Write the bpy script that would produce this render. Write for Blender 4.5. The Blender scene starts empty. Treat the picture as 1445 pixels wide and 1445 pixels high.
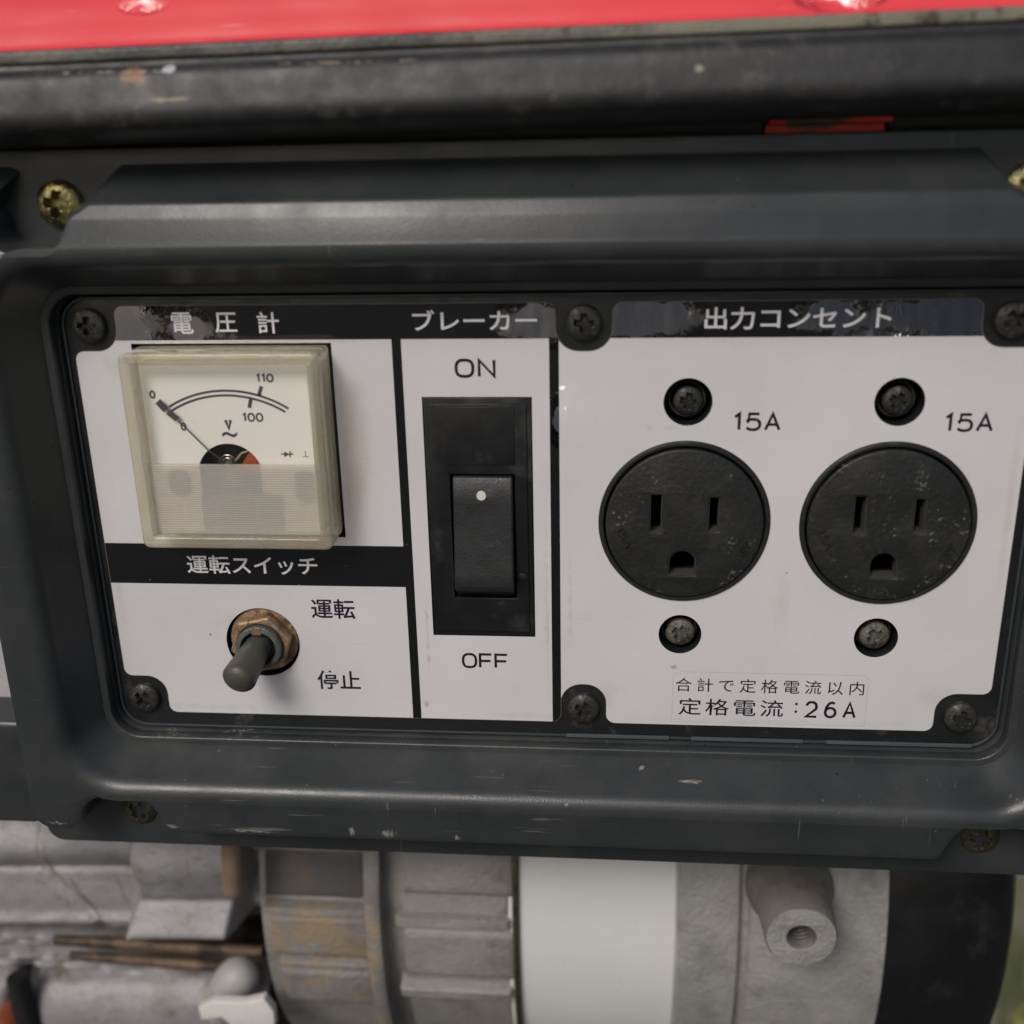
import bpy, bmesh, math, random
from mathutils import Vector, Matrix
from mathutils.geometry import tessellate_polygon
random.seed(7)
S = bpy.context.scene
R = math.radians
# ------------------------------------------------------------------ camera
# millimetre frame of the control panel: x right, z up, d towards the viewer (d=0 is the label)
CR = [[0.99611, 0.02099, 0.0856], [0.00876, 0.94284, -0.33313], [-0.0877, 0.33258, 0.93899]]   # rows right, down, forward in (x, down, away)
CC = (19.73222, -74.83058, -211.27239)
FPX = 1535.39
def w3(v): return Vector((v[0], v[2], -v[1]))
cam = bpy.data.cameras.new('camera'); cam_ob = bpy.data.objects.new('camera', cam)
S.collection.objects.link(cam_ob); S.camera = cam_ob
rt, dn, fw = w3(CR[0]).normalized(), w3(CR[1]).normalized(), w3(CR[2]).normalized()
cam_ob.matrix_world = Matrix.Translation(w3(CC) * .001) @ Matrix((( rt.x, -dn.x, -fw.x, 0), (rt.y, -dn.y, -fw.y, 0), (rt.z, -dn.z, -fw.z, 0), (0, 0, 0, 1)))
cam.sensor_width = 36; cam.lens = 36 * FPX / 1445
cam.clip_start = .01; cam.clip_end = 500
cam.dof.use_dof = True; cam.dof.focus_distance = .234; cam.dof.aperture_fstop = 9
# ------------------------------------------------------------------ sky, sun, exposure
SUN_EL, SUN_AZ = 42, 206           # azimuth clockwise from +y: in front of the panel, from the left
W = bpy.data.worlds.new('World'); S.world = W; W.use_nodes = True
nt = W.node_tree; bg = nt.nodes['Background']
sky = nt.nodes.new('ShaderNodeTexSky'); sky.sky_type = 'NISHITA'; sky.sun_disc = False
sky.sun_elevation = R(SUN_EL); sky.sun_rotation = R(SUN_AZ); sky.air_density = 1; sky.dust_density = 3.5; sky.ozone_density = 1
nt.links.new(sky.outputs[0], bg.inputs[0]); bg.inputs[1].default_value = .075
sl = bpy.data.lights.new('sun', 'SUN'); sl.energy = 1.75; sl.angle = R(22); sl.color = (1, .965, .93)
so = bpy.data.objects.new('sun', sl); S.collection.objects.link(so)
az, el = R(SUN_AZ), R(SUN_EL)
so.rotation_euler = Vector((math.sin(az) * math.cos(el), math.cos(az) * math.cos(el), math.sin(el))).to_track_quat('Z', 'Y').to_euler()
S.view_settings.view_transform = 'Standard'; S.view_settings.look = 'None'
S.view_settings.exposure = .04; S.view_settings.gamma = 1
S.cycles.max_bounces = 10; S.cycles.transparent_max_bounces = 12

def P(px, py, d=0):
    """place on the plane d mm in front of the label that the photograph shows at this pixel (for tracing outlines)"""
    u, v = (px - 722.5) / FPX, (py - 722.5) / FPX
    q = [CR[0][i] * u + CR[1][i] * v + CR[2][i] for i in range(3)]
    t = (-d - CC[2]) / q[2]
    return CC[0] + t * q[0], -(CC[1] + t * q[1])

# ------------------------------------------------------------------ node materials
class N:
    def __init__(s, name):
        s.m = bpy.data.materials.new(name); s.m.use_nodes = True; s.t = s.m.node_tree
        s.b = s.t.nodes['Principled BSDF']; s.co = None
    def n(s, ty, **k):
        o = s.t.nodes.new('ShaderNode' + ty)
        for a, v in k.items(): setattr(o, a, v)
        return o
    def L(s, a, b): s.t.links.new(a, b)
    def coord(s):
        if s.co is None: s.co = s.n('TexCoord').outputs['Object']
        return s.co
    def mapped(s, loc=(0, 0, 0), sc=(1, 1, 1), rot=(0, 0, 0)):
        m = s.n('Mapping'); m.inputs['Location'].default_value = loc; m.inputs['Scale'].default_value = sc; m.inputs['Rotation'].default_value = rot
        s.L(s.coord(), m.inputs[0]); return m.outputs[0]
    def noise(s, scale, detail=4, rough=.55, sc=(1, 1, 1), loc=(0, 0, 0), rot=(0, 0, 0)):
        o = s.n('TexNoise'); o.inputs['Scale'].default_value = scale; o.inputs['Detail'].default_value = detail; o.inputs['Roughness'].default_value = rough
        s.L(s.mapped(loc, sc, rot), o.inputs['Vector']); return o.outputs['Fac']
    def ramp(s, src, a, b, v0=0., v1=1.):
        o = s.n('MapRange'); o.inputs[1].default_value = a; o.inputs[2].default_value = b; o.inputs[3].default_value = v0; o.inputs[4].default_value = v1
        s.L(src, o.inputs[0]); return o.outputs[0]
    def mul(s, a, b, op='MULTIPLY'):
        o = s.n('Math', operation=op)
        for i, v in enumerate((a, b)):
            if isinstance(v, (int, float)): o.inputs[i].default_value = v
            else: s.L(v, o.inputs[i])
        return o.outputs[0]
    def mix(s, f, a, b):
        o = s.n('Mix', data_type='RGBA')
        if isinstance(f, (int, float)): o.inputs[0].default_value = f
        else: s.L(f, o.inputs[0])
        for i, v in ((6, a), (7, b)):
            if isinstance(v, tuple): o.inputs[i].default_value = (*v[:3], 1)
            else: s.L(v, o.inputs[i])
        return o.outputs[2]
    def specks(s, scale, size, keep=.5):
        """scattered small spots: voronoi distance below size, thinned by a coarse noise"""
        v = s.n('TexVoronoi'); v.inputs['Scale'].default_value = scale; s.L(s.coord(), v.inputs['Vector'])
        d = s.ramp(v.outputs['Distance'], size, size * .6)
        k = s.noise(scale * .35, 2, loc=(scale * .001, 3, 1)); k = s.ramp(k, keep, keep + .04)
        return s.mul(d, k)
    def spot(s, x, z, rx, rz, scale=400, th=.5, soft=.08, sc=(1, 1, 1), rot=0):
        """a mark with a ragged outline at one place (mm, panel frame)"""
        m = s.mapped((0, 0, 0)); sub = s.n('VectorMath', operation='SUBTRACT'); s.L(m, sub.inputs[0]); sub.inputs[1].default_value = (x * .001, 0, z * .001)
        r = s.n('VectorRotate', rotation_type='Y_AXIS'); s.L(sub.outputs[0], r.inputs['Vector']); r.inputs['Angle'].default_value = rot
        mu = s.n('VectorMath', operation='MULTIPLY'); s.L(r.outputs[0], mu.inputs[0]); mu.inputs[1].default_value = (1000 / rx, 0, 1000 / rz)
        ln = s.n('VectorMath', operation='LENGTH'); s.L(mu.outputs[0], ln.inputs[0])
        f = s.ramp(ln.outputs['Value'], 1.0, .0, 0, .55)
        no = s.noise(scale, 4, .65, sc=sc)
        a = s.mul(f, no, 'ADD'); return s.mul(s.ramp(a, th + .35, th + .35 + soft), s.ramp(ln.outputs['Value'], 1.0, .85))
    def bump(s, src, strength, dist=.0005, prev=None):
        b = s.n('Bump'); b.inputs['Strength'].default_value = strength; b.inputs['Distance'].default_value = dist; s.L(src, b.inputs['Height'])
        if prev: s.L(prev, b.inputs['Normal'])
        return b.outputs[0]
    def fin(s, col=None, rough=.5, metal=0., normal=None, **k):
        if col is not None:
            if isinstance(col, tuple): s.b.inputs['Base Color'].default_value = (*col[:3], 1)
            else: s.L(col, s.b.inputs['Base Color'])
        for nm, v in (('Roughness', rough), ('Metallic', metal)):
            if isinstance(v, (int, float)): s.b.inputs[nm].default_value = v
            else: s.L(v, s.b.inputs[nm])
        if normal: s.L(normal, s.b.inputs['Normal'])
        for a, v in k.items(): s.b.inputs[a.replace('_', ' ')].default_value = v
        return s.m

def simple(name, col, rough=.5, metal=0., var=.15, vs=200, bs=900, bst=.15, dirt=None, dth=.58, **k):
    a = N(name)
    c = a.mix(a.noise(vs, 5), tuple(x * (1 - var) for x in col), tuple(min(1, x * (1 + var)) for x in col))
    if dirt: c = a.mix(a.ramp(a.noise(vs * .7, 6, .65, loc=(.3, .1, .7)), dth, dth + .12), c, dirt)
    r = a.ramp(a.noise(vs * 1.7, 4, loc=(.2, .5, .1)), .3, .7, max(.02, rough - .1), rough + .12)
    return a.fin(c, r, metal, a.bump(a.noise(bs, 4), bst), **k)

def m_bezel():
    a = N('dark_grey_plastic')
    c = a.mix(a.ramp(a.noise(60, 5, .6), .3, .7), (.024, .027, .0285), (.035, .0385, .0395))
    c = a.mix(a.mul(a.ramp(a.noise(25, 6, .7, loc=(.1, 0, .4)), .5, .8), .35), c, (.10, .098, .09))      # dusty film
    c = a.mix(a.mul(a.specks(300, .045, .58), .7), c, (.33, .32, .27))
    c = a.mix(a.mul(a.specks(560, .07, .62), .6), c, (.22, .22, .20))
    c = a.mix(a.specks(170, .06, .52), c, (.008, .008, .008))
    for x, z, rx, rz, sc, th, s2 in ((-35.5, -69.5, 1.6, 2.6, 900, .45, (3, 1, .35)), (-27.5, -69.8, 4, 2.6, 900, .47, (3, 1, .3)), (-12, -70.2, 2.5, 1.8, 1000, .5, (3, 1, .3)),
                                 (-58, -70.3, 14, 1.3, 1100, .5, (.4, 1, 2)), (-76, -69.8, 6, 1.6, 900, .52, (.5, 1, 2)), (11.5, -61.3, 1.0, 1.2, 900, .42, (1, 1, 1)), (27.5, -56.6, 1.8, .9, 500, .42, (1, 1, 1)),
                                 (-78.5, -53.5, 16, 2.2, 1100, .66, (1, 1, 1)), (-62, -53.4, 25, 1.4, 1100, .64, (.6, 1, 1)), (-103, -70, 9, 1.6, 900, .55, (1, 1, 1)), (104, -58, 6, 3, 1000, .66, (1, 1, .5)),
                                 (58, -72, 60, 1.0, 800, .55, (.5, 1, 1)), (38, -58.0, 6, .5, 900, .47, (.3, 1, 1)), (-84, 57, 7, 3, 800, .52, (1, 1, 1)), (-101, 60, 6, 6, 700, .52, (1, 1, 1))):
        c = a.mix(a.mul(a.spot(x, z, rx, rz, sc * 1.35, th + .02, .16, s2), .62), c, (.34, .33, .29))
    for q_, (sc_, ro_) in enumerate((((.06, 1, 1), .25), ((1, 1, .05), .5), ((.07, 1, 1), -.6))):
        l = a.noise(900, 2, .5, sc=sc_, loc=(.1 * q_, .3, .2), rot=(0, ro_, 0)); k = a.ramp(a.noise(38, 3, loc=(q_, 1, 2)), .52, .6)
        c = a.mix(a.mul(a.mul(a.ramp(l, .70, .76), k), .5), c, (.16, .165, .16))
    rg = a.ramp(a.noise(70, 6, .7, loc=(.7, .2, .1)), .3, .7, .25, .45)
    nb = a.bump(a.noise(2600, 2), .2, .0002); nb = a.bump(a.noise(26, 3), .12, .0012, nb)
    return a.fin(c, rg, 0, nb, Specular_IOR_Level=.5)
def m_label(name, col, white):
    a = N(name)
    c = a.mix(a.ramp(a.noise(28, 5, .6), .3, .7), tuple(x * .93 for x in col), tuple(min(1, x * 1.06) for x in col))
    if white:
        c = a.mix(a.mul(a.ramp(a.noise(2600, 3, .7), .35, .75), .10), c, (.35, .34, .33))               # fine silver grain
        for x, z, rx, rz, sc, th, cl, am in ((-31.5, 14, 4.2, 20, 60, .25, (.50, .40, .30), .35), (-33, 3, 3, 12, 90, .3, (.44, .34, .25), .35), (-85.5, 8, 2.4, 12, 240, .42, (.62, .6, .6), .6),
                                  (7, -24, 1.0, 40, 500, .45, (.45, .38, .3), .4), (-19, -28, 1.0, 22, 600, .42, (.4, .33, .26), .5), (-20, -45.5, 1.3, 2, 900, .4, (.42, .26, .14), .7),
                                  (12, -20, 1.0, 30, 500, .45, (.45, .4, .33), .35), (35, 18, 60, 4, 300, .68, (.45, .4, .36), .5), (34, -35, 1.6, 1, 900, .35, (.3, .18, .14), .8), (-47, 35.6, 40, .5, 700, .4, (.4, .36, .3), .5)):
            c = a.mix(a.mul(a.spot(x, z, rx, rz, sc, th, .25), am), c, cl)
        for x, z, rx, rz in ((-70, -47.5, 24, 1.6), (0, -47.8, 18, 1.3), (55, -47.8, 40, 1.2), (-87, -20, 1.6, 18), (-80, 31, 5, 4), (20, -42, 5, 6), (90, -41, 6, 5), (99, 0, 1.4, 32), (56, -20, 3, 12), (-60, -26, 12, 4)):
            c = a.mix(a.mul(a.spot(x, z, rx, rz, 330, .28, .5), .22), c, (.33, .28, .22))
        c = a.mix(a.mul(a.ramp(a.noise(1100, 2, .5, sc=(.07, 1, 1), rot=(0, .3, 0)), .72, .78), .22), c, (.38, .36, .34))
        c = a.mix(a.mul(a.specks(110, .035, .5), .9), c, (.10, .07, .05))
        c = a.mix(a.mul(a.specks(300, .05, .62), .8), c, (.2, .12, .08))
    else:
        c = a.mix(a.mul(a.specks(420, .08, .54), .5), c, (.35, .33, .28))
        c = a.mix(a.mul(a.spot(-58, 37, 9, 3, 700, .5, .2), .35), c, (.25, .22, .18))
    # the film is wrinkled and lifts a little near the screws
    tc = a.n('SeparateXYZ'); a.L(a.coord(), tc.inputs[0]); zz = tc.outputs[2]
    msk = None
    for q in ((-78, 39, 13, 9), (-64, 38, 6, 5), (5, 39, 9, 6), (26, 40, 13, 7), (62, 40, 9, 6), (84, 40, 24, 8), (74, 29, 15, 13), (12, 20, 6, 7)):
        m1 = a.spot(*q, 110, .12, .30, (1, 1, .6)) if not white else a.spot(*q, 60, .05, .75, (1, 1, .6)); msk = m1 if msk is None else a.mul(msk, m1, 'MAXIMUM')
    lift = a.mul(msk, a.mul(a.mul(zz, -.0385, 'ADD'), .30 if not white else .16)); rip = a.mul(a.noise(260, 1.5, .5, sc=(1, 1, .5)), a.mul(msk, .00020 if not white else .00008))
    big = a.mul(a.noise(60, 2, .4), .0008)
    b = a.n('Bump'); b.inputs['Strength'].default_value = 1; b.inputs['Distance'].default_value = 1
    hs = a.mul(a.mul(lift, -1), a.mul(rip, big, 'ADD'), 'ADD'); a.L(hs, b.inputs['Height']); nrm = b.outputs[0]
    rg = .09 if not white else .42
    m = a.fin(c, rg, 0, nrm if not white else None, Specular_IOR_Level=.8 if not white else .5)
    if white:
        a.b.inputs['Coat Weight'].default_value = .6; a.b.inputs['Coat Roughness'].default_value = .1; a.L(nrm, a.b.inputs['Coat Normal'])
    return m
def m_rail():
    a = N('black_painted_steel')
    c = a.mix(a.ramp(a.noise(90, 6, .65), .35, .7), (.009, .009, .010), (.025, .025, .0245))
    c = a.mix(a.mul(a.ramp(a.noise(160, 6, .7, loc=(.4, .2, .2)), .56, .7), .6), c, (.085, .08, .07))
    c = a.mix(a.mul(a.specks(260, .045, .63), .7), c, (.32, .27, .18))
    c = a.mix(a.specks(400, .04, .66), c, (.35, .35, .33))
    c = a.mix(a.spot(-62.5, 84.5, 4.5, 2.4, 500, .38, .1), c, (.20, .085, .045))
    c = a.mix(a.spot(-56, 85.5, 1.5, 1, 500, .3, .1), c, (.42, .44, .46))
    c = a.mix(a.mul(a.spot(-64, 85.4, 34, .7, 1300, .58, .1, (.5, 1, 1)), .7), c, (.4, .36, .28))
    c = a.mix(a.mul(a.spot(-25, 86, 60, .8, 1200, .62, .1, (.5, 1, 1)), .7), c, (.34, .27, .17))
    c = a.mix(a.spot(34, 83.5, 1.3, 1.0, 900, .42, .1), c, (.26, .24, .19))
    c = a.mix(a.mul(a.spot(-56, 80.7, 8, .8, 900, .5, .1, (.4, 1, 1)), .8), c, (.3, .22, .14))
    r = a.ramp(a.noise(120, 5, .6, loc=(.1, .9, .2)), .35, .7, .42, .62)
    n = a.bump(a.noise(160, 4, .5), .22, .0008); n = a.bump(a.noise(1400, 4), .2, .0002, n)
    return a.fin(c, r, 0, n)
def m_lip():
    a = N('worn_lip_edge')
    x = a.n('SeparateXYZ'); a.L(a.coord(), x.inputs[0]); k = a.ramp(x.outputs[0], -.02, .03)
    w = a.ramp(a.mul(a.noise(70, 6, .65, sc=(.5, 1, 1)), a.mul(k, .30), 'ADD'), .48, .80)
    c = a.mix(w, (.036, .034, .032), (.19, .175, .13))
    c = a.mix(a.ramp(a.noise(260, 5, .7, loc=(.2, .2, .2)), .56, .63), c, (.05, .035, .02))
    return a.fin(c, .4, 0, a.bump(a.noise(900, 4), .3))
def m_pane():
    a = N('clear_acrylic_pane'); t = a.t; a.t.nodes.remove(a.b)
    tr = a.n('BsdfTransparent'); tr.inputs[0].default_value = (.99, .985, .97, 1)
    gl = a.n('BsdfGlossy'); gl.inputs['Roughness'].default_value = .05
    lw = a.n('LayerWeight'); lw.inputs[0].default_value = .5; f5 = a.mul(lw.outputs['Facing'], 5.0, 'POWER')
    a.L(a.bump(a.noise(120, 3), .1, .0004), gl.inputs['Normal'])
    mx = a.n('MixShader'); a.L(a.ramp(f5, 0, 1, .04, 1), mx.inputs[0]); a.L(tr.outputs[0], mx.inputs[1]); a.L(gl.outputs[0], mx.inputs[2])
    a.L(mx.outputs[0], t.nodes['Material Output'].inputs[0]); return a.m
def m_wall():
    a = N('yellowed_acrylic'); c = a.mix(a.ramp(a.noise(150, 5, .65), .35, .7), (1, .97, .86), (.88, .76, .50))
    a.fin(c, .10, 0, a.bump(a.noise(400, 3), .2, .0004), IOR=1.49, Transmission_Weight=.72)
    t = a.t; tr = a.n('BsdfTransparent'); tr.inputs[0].default_value = (.99, .98, .94, 1); mx = a.n('MixShader'); mx.inputs[0].default_value = .36
    a.L(a.b.outputs[0], mx.inputs[1]); a.L(tr.outputs[0], mx.inputs[2]); a.L(mx.outputs[0], t.nodes['Material Output'].inputs[0]); return a.m
def m_frost():
    a = N('ribbed_frosted_sheet'); t = a.t
    w = a.n('TexWave', wave_type='BANDS', bands_direction='Z'); w.inputs['Scale'].default_value = 640; w.inputs['Distortion'].default_value = .4; w.inputs['Detail'].default_value = 1
    a.L(a.coord(), w.inputs['Vector'])
    v = a.noise(1800, 2, sc=(1, 1, .2))
    c = a.mix(w.outputs['Fac'], (.66, .64, .61), (.95, .94, .92)); c = a.mix(a.mul(v, .3), c, (.5, .48, .46))
    a.fin(c, .4, 0, a.bump(w.outputs['Fac'], .5, .0002))
    tr = a.n('BsdfTransparent'); tr.inputs[0].default_value = (.95, .92, .88, 1); mx = a.n('MixShader'); mx.inputs[0].default_value = .62
    a.L(a.b.outputs[0], mx.inputs[1]); a.L(tr.outputs[0], mx.inputs[2]); a.L(mx.outputs[0], t.nodes['Material Output'].inputs[0]); return a.m
def m_cast(name, c0, c1, dirt, th):
    a = N(name)
    c = a.mix(a.ramp(a.noise(70, 6, .65), .3, .7), c0, c1)
    c = a.mix(a.mul(a.ramp(a.noise(95, 7, .72, loc=(.5, .5, .1)), th, th + .12), .85), c, dirt)
    c = a.mix(a.mul(a.ramp(a.noise(420, 5, .7), .5, .75), .5), c, (.30, .29, .28))
    c = a.mix(a.mul(a.specks(330, .1, .55), .7), c, (.05, .045, .04))
    c = a.mix(a.mul(a.ramp(a.noise(60, 5, .7, loc=(.9, .3, .6)), .54, .7), .5), c, (.10, .09, .08))
    n = a.bump(a.noise(700, 5, .7), .8, .0008); n = a.bump(a.noise(90, 3), .3, .001, n)
    return a.fin(c, a.ramp(a.noise(130, 4), .3, .7, .42, .65), .25, n)
def m_silver():
    a = N('oily_bare_aluminium')
    c = a.mix(a.ramp(a.noise(35, 6, .6), .3, .75), (.26, .25, .26), (.40, .385, .39))
    drip = a.noise(190, 5, .6, sc=(1, 1, .10)); c = a.mix(a.mul(a.ramp(drip, .56, .66), .55), c, (.12, .09, .07))
    c = a.mix(a.mul(a.ramp(a.noise(80, 5, .7, loc=(.2, .4, .9)), .6, .75), .6), c, (.20, .13, .09))
    return a.fin(c, a.ramp(a.noise(60, 4), .3, .7, .42, .62), .25, a.bump(a.noise(160, 4), .35, .0008))
def m_ground():
    a = N('sandy_soil_with_grass')
    c = a.mix(a.ramp(a.noise(7, 6, .65), .35, .65), (.42, .37, .22), (.56, .50, .34))
    c = a.mix(a.ramp(a.noise(9, 5, .6, loc=(3, 1, 0)), .46, .58), c, (.24, .26, .09))
    c = a.mix(a.mul(a.noise(160, 4, .7), .35), c, (.12, .10, .06))
    return a.fin(c, .95, 0, a.bump(a.noise(120, 5, .7), .6, .01))
BEZ = m_bezel(); RAIL = m_rail(); LIP = m_lip()
LBLK = m_label('glossy_black_film', (.006, .006, .007), False); LWHT = m_label('silver_white_film', (.63, .615, .63), True)
PLATE = simple('black_plate_plastic', (.011, .012, .013), .42, vs=150, bs=1500, bst=.1, dirt=(.07, .068, .06), dth=.6)
INK = simple('dark_ink', (.010, .009, .016), .35, var=.1, bst=.05)
WINK = simple('white_ink', (.74, .73, .74), .35, var=.05, bst=.05)
GREYINK = simple('grey_ink', (.060, .060, .068), .5, var=.1, bst=.05)
af = N('dusty_black_bakelite'); cf = af.mix(af.noise(120, 5), (.008, .0085, .0085), (.016, .0165, .016)); cf = af.mix(af.mul(af.ramp(af.noise(90, 6, .7, loc=(.2, .6, .1)), .50, .70), .5), cf, (.045, .045, .042))
cf = af.mix(af.mul(af.mul(af.ramp(af.noise(1100, 3, .6), .56, .66), af.ramp(af.noise(95, 4, .7, loc=(.9, .1, .4)), .56, .64)), .8), cf, (.16, .16, .145))
af.fin(cf, .48, 0, af.bump(af.noise(900, 4), .35)); FACE = af.m
RING = simple('black_receptacle_ring', (.014, .015, .015), .42, vs=220, bst=.1, dirt=(.06, .058, .05))
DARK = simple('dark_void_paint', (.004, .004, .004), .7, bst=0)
WORN = simple('grimy_slot_edge', (.045, .042, .034), .8, vs=600, bs=1500, bst=.4)
BRK = simple('breaker_plastic', (.008, .0085, .009), .38, vs=110, bs=1600, bst=.08, dirt=(.035, .036, .036), dth=.55)
ROCK = simple('rocker_plastic', (.016, .017, .018), .42, vs=160, bs=1800, bst=.15, dirt=(.06, .06, .058), dth=.6)
DOT = simple('white_dot_paint', (.62, .60, .54), .5, bst=.1)
SCR = simple('grimy_blackened_screw', (.040, .040, .036), .5, .5, var=.4, vs=500, bs=1600, bst=.5, dirt=(.13, .125, .10), dth=.55)
SCR2 = simple('corroded_grey_screw', (.15, .15, .12), .55, .45, var=.5, vs=600, bs=1500, bst=.7, dirt=(.05, .045, .03), dth=.5)
BRASS = simple('yellow_zinc_screw', (.30, .26, .11), .32, .85, var=.6, vs=350, bs=1200, bst=.4, dirt=(.05, .05, .03), dth=.48)
OLIVE = simple('grimy_olive_screw', (.065, .062, .035), .5, .5, var=.6, vs=500, bs=1200, bst=.6, dirt=(.03, .03, .02), dth=.48)
COPPER = simple('rusty_copper_nut', (.36, .24, .15), .45, .6, var=.45, vs=500, bs=1300, bst=.6, dirt=(.13, .075, .04), dth=.52)
ZINC = simple('dull_zinc', (.16, .17, .16), .42, .7, var=.3, vs=500, bs=1500, bst=.4, dirt=(.10, .07, .03), dth=.6)
LEVER = simple('grey_green_lever', (.062, .062, .050), .40, .0, var=.15, vs=300, bs=1400, bst=.25, dirt=(.16, .10, .04), dth=.66)
ar = N('red_gloss_paint'); tx_ = ar.n('SeparateXYZ'); ar.L(ar.coord(), tx_.inputs[0])
nr_ = ar.bump(ar.noise(16, 2, .4), .9, .006)
for gx_, gz_, sx_, sz_ in ((205, 2, .0, .30), (1180, 0, .36, .24)):
    ax_, az_ = P(gx_, gz_, 2); mk_ = ar.spot(ax_, az_, 5.5 if sx_ == 0 else 8, 2.6, 160, .1, .5)
    h_ = ar.mul(ar.mul(ar.mul(tx_.outputs[2], -az_ * .001, 'ADD'), sz_), ar.mul(ar.mul(tx_.outputs[0], -ax_ * .001, 'ADD'), sx_), 'ADD'); nr_ = ar.bump(ar.mul(h_, mk_), 1, 1, nr_)
nr_ = ar.bump(ar.noise(300, 3), .05, .0004, nr_)
cr = ar.mix(ar.ramp(ar.noise(30, 4), .3, .7), (.74, .042, .05), (.80, .06, .066)); cr = ar.mix(ar.mul(ar.ramp(ar.noise(1200, 2, .5, sc=(.06, 1, 1)), .68, .74), .35), cr, (.85, .35, .33)); cr = ar.mix(ar.specks(240, .05, .55), cr, (.25, .05, .04))
ar.fin(cr, .22, 0, nr_, Coat_Weight=1.0, Coat_Roughness=.05); ar.L(nr_, ar.b.inputs['Coat Normal']); RED = ar.m
DIALW = simple('white_dial_card', (.86, .84, .81), .55, var=.02, bst=.05)
PANE = m_pane(); WALL = m_wall(); FROST = m_frost()
MECH = simple('grey_movement_block', (.26, .245, .25), .6)
COIL = simple('copper_coil', (.45, .10, .04), .4, .5, bst=.6)
HAIR = simple('steel_hairspring', (.45, .42, .36), .25, .9, bst=0)
CAST = m_cast('weathered_cast_aluminium', (.25, .24, .225), (.36, .34, .32), (.33, .25, .16), .60)
CAST2 = m_cast('grey_cast_aluminium', (.27, .265, .255), (.40, .39, .375), (.20, .17, .14), .62)
FINM = m_cast('dirty_cast_fins', (.20, .19, .185), (.31, .295, .285), (.38, .29, .18), .50)
POCK = simple('dark_pocket_casting', (.085, .082, .080), .6, .1, var=.2, vs=90, bs=500, bst=.5, dirt=(.13, .105, .08), dth=.56)
TAN = m_cast('tan_caked_casting', (.20, .19, .185), (.30, .29, .28), (.34, .25, .15), .42)
SILV = m_silver()
BAND = simple('white_painted_steel', (.63, .63, .62), .32, var=.06, vs=45, bs=100, bst=.25, dirt=(.47, .44, .39), dth=.62)
CAPM = simple('black_end_cover_paint', (.005, .0055, .006), .38, vs=60, bs=300, bst=.1, dirt=(.02, .021, .022))
RUST = simple('rust_brown_steel', (.12, .075, .045), .6, .2, var=.5, vs=140, bs=500, bst=.6, dirt=(.04, .025, .015), dth=.5)
ORNG = simple('orange_plastic', (.20, .05, .02), .4)
PALE = simple('pale_grey_shroud', (.40, .39, .40), .5, var=.08)
BOSSB = simple('brown_stained_boss', (.19, .175, .16), .5, .25, var=.3, vs=120, bs=600, bst=.4, dirt=(.14, .11, .085), dth=.55)
GND = m_ground(); GRASS = simple('grass_blades', (.30, .32, .10), .6, var=.5, vs=8, bst=0)

# ------------------------------------------------------------------ mesh helpers (mm in, metres out)
WO = {}
def T(x, z, d): return Vector((x, -d, z)) * .001
def mesh_of(vs, fs, name='m'):
    me = bpy.data.meshes.new(name); me.from_pydata([tuple(v) for v in vs], [], fs); me.update(); return me
def fix(me, ang=35, merge=1e-6):
    b = bmesh.new(); b.from_mesh(me)
    if merge: bmesh.ops.remove_doubles(b, verts=b.verts, dist=merge)
    bmesh.ops.recalc_face_normals(b, faces=b.faces); b.to_mesh(me); b.free()
    me.shade_smooth(); me.set_sharp_from_angle(angle=R(ang)); return me
def link(name, me, mat, parent=None, keep=False, label=None, at=None, rot=0, kind=None):
    """link a mesh as one part; its origin goes to its centre unless kept at the panel's origin"""
    if at is None:
        if keep: o = Vector((0, 0, 0))
        else:
            lo = Vector([min(v.co[i] for v in me.vertices) for i in range(3)]); hi = Vector([max(v.co[i] for v in me.vertices) for i in range(3)])
            o = (lo + hi) / 2; me.transform(Matrix.Translation(-o))
    else: o = at
    ob = bpy.data.objects.new(name, me); S.collection.objects.link(ob)
    if mat and not me.materials: me.materials.append(mat)
    WO[ob.name] = o.copy()
    if parent: ob.parent = parent; ob.location = o - WO[parent.name]
    else: ob.location = o
    ob.rotation_euler = (0, rot, 0)
    if label: ob['label'] = label
    if kind: ob['kind'] = kind
    return ob
def fillet(pts, n=6):
    """closed polygon of (x, z, radius) -> points with rounded corners"""
    out = []; k = len(pts)
    for i in range(k):
        p0 = Vector(pts[i - 1][:2]); p = Vector(pts[i][:2]); p1 = Vector(pts[(i + 1) % k][:2]); r = pts[i][2] if len(pts[i]) > 2 else 0
        a, b = (p0 - p), (p1 - p); la, lb = a.length, b.length
        if r <= 0 or la < 1e-6 or lb < 1e-6: out.append(tuple(p)); continue
        a /= la; b /= lb; th = math.acos(max(-1, min(1, a.dot(b))))
        if th > math.pi - .02: out.append(tuple(p)); continue
        t = min(r / math.tan(th / 2), la * .49, lb * .49); r = t * math.tan(th / 2)
        c = p + (a + b).normalized() * (r / math.sin(th / 2)); s, e = p + a * t - c, p + b * t - c
        a0 = math.atan2(s.y, s.x); da = (math.atan2(e.y, e.x) - a0 + math.pi) % (2 * math.pi) - math.pi
        for j in range(n + 1): out.append((c.x + r * math.cos(a0 + da * j / n), c.y + r * math.sin(a0 + da * j / n)))
    return out
def rect(x0, x1, z0, z1, r=0): return fillet([(x0, z0, r), (x1, z0, r), (x1, z1, r), (x0, z1, r)]) if r else [(x0, z0), (x1, z0), (x1, z1), (x0, z1)]
def circ(x, z, r, n=64): return [(x + r * math.cos(2 * math.pi * i / n), z + r * math.sin(2 * math.pi * i / n)) for i in range(n)]
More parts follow.
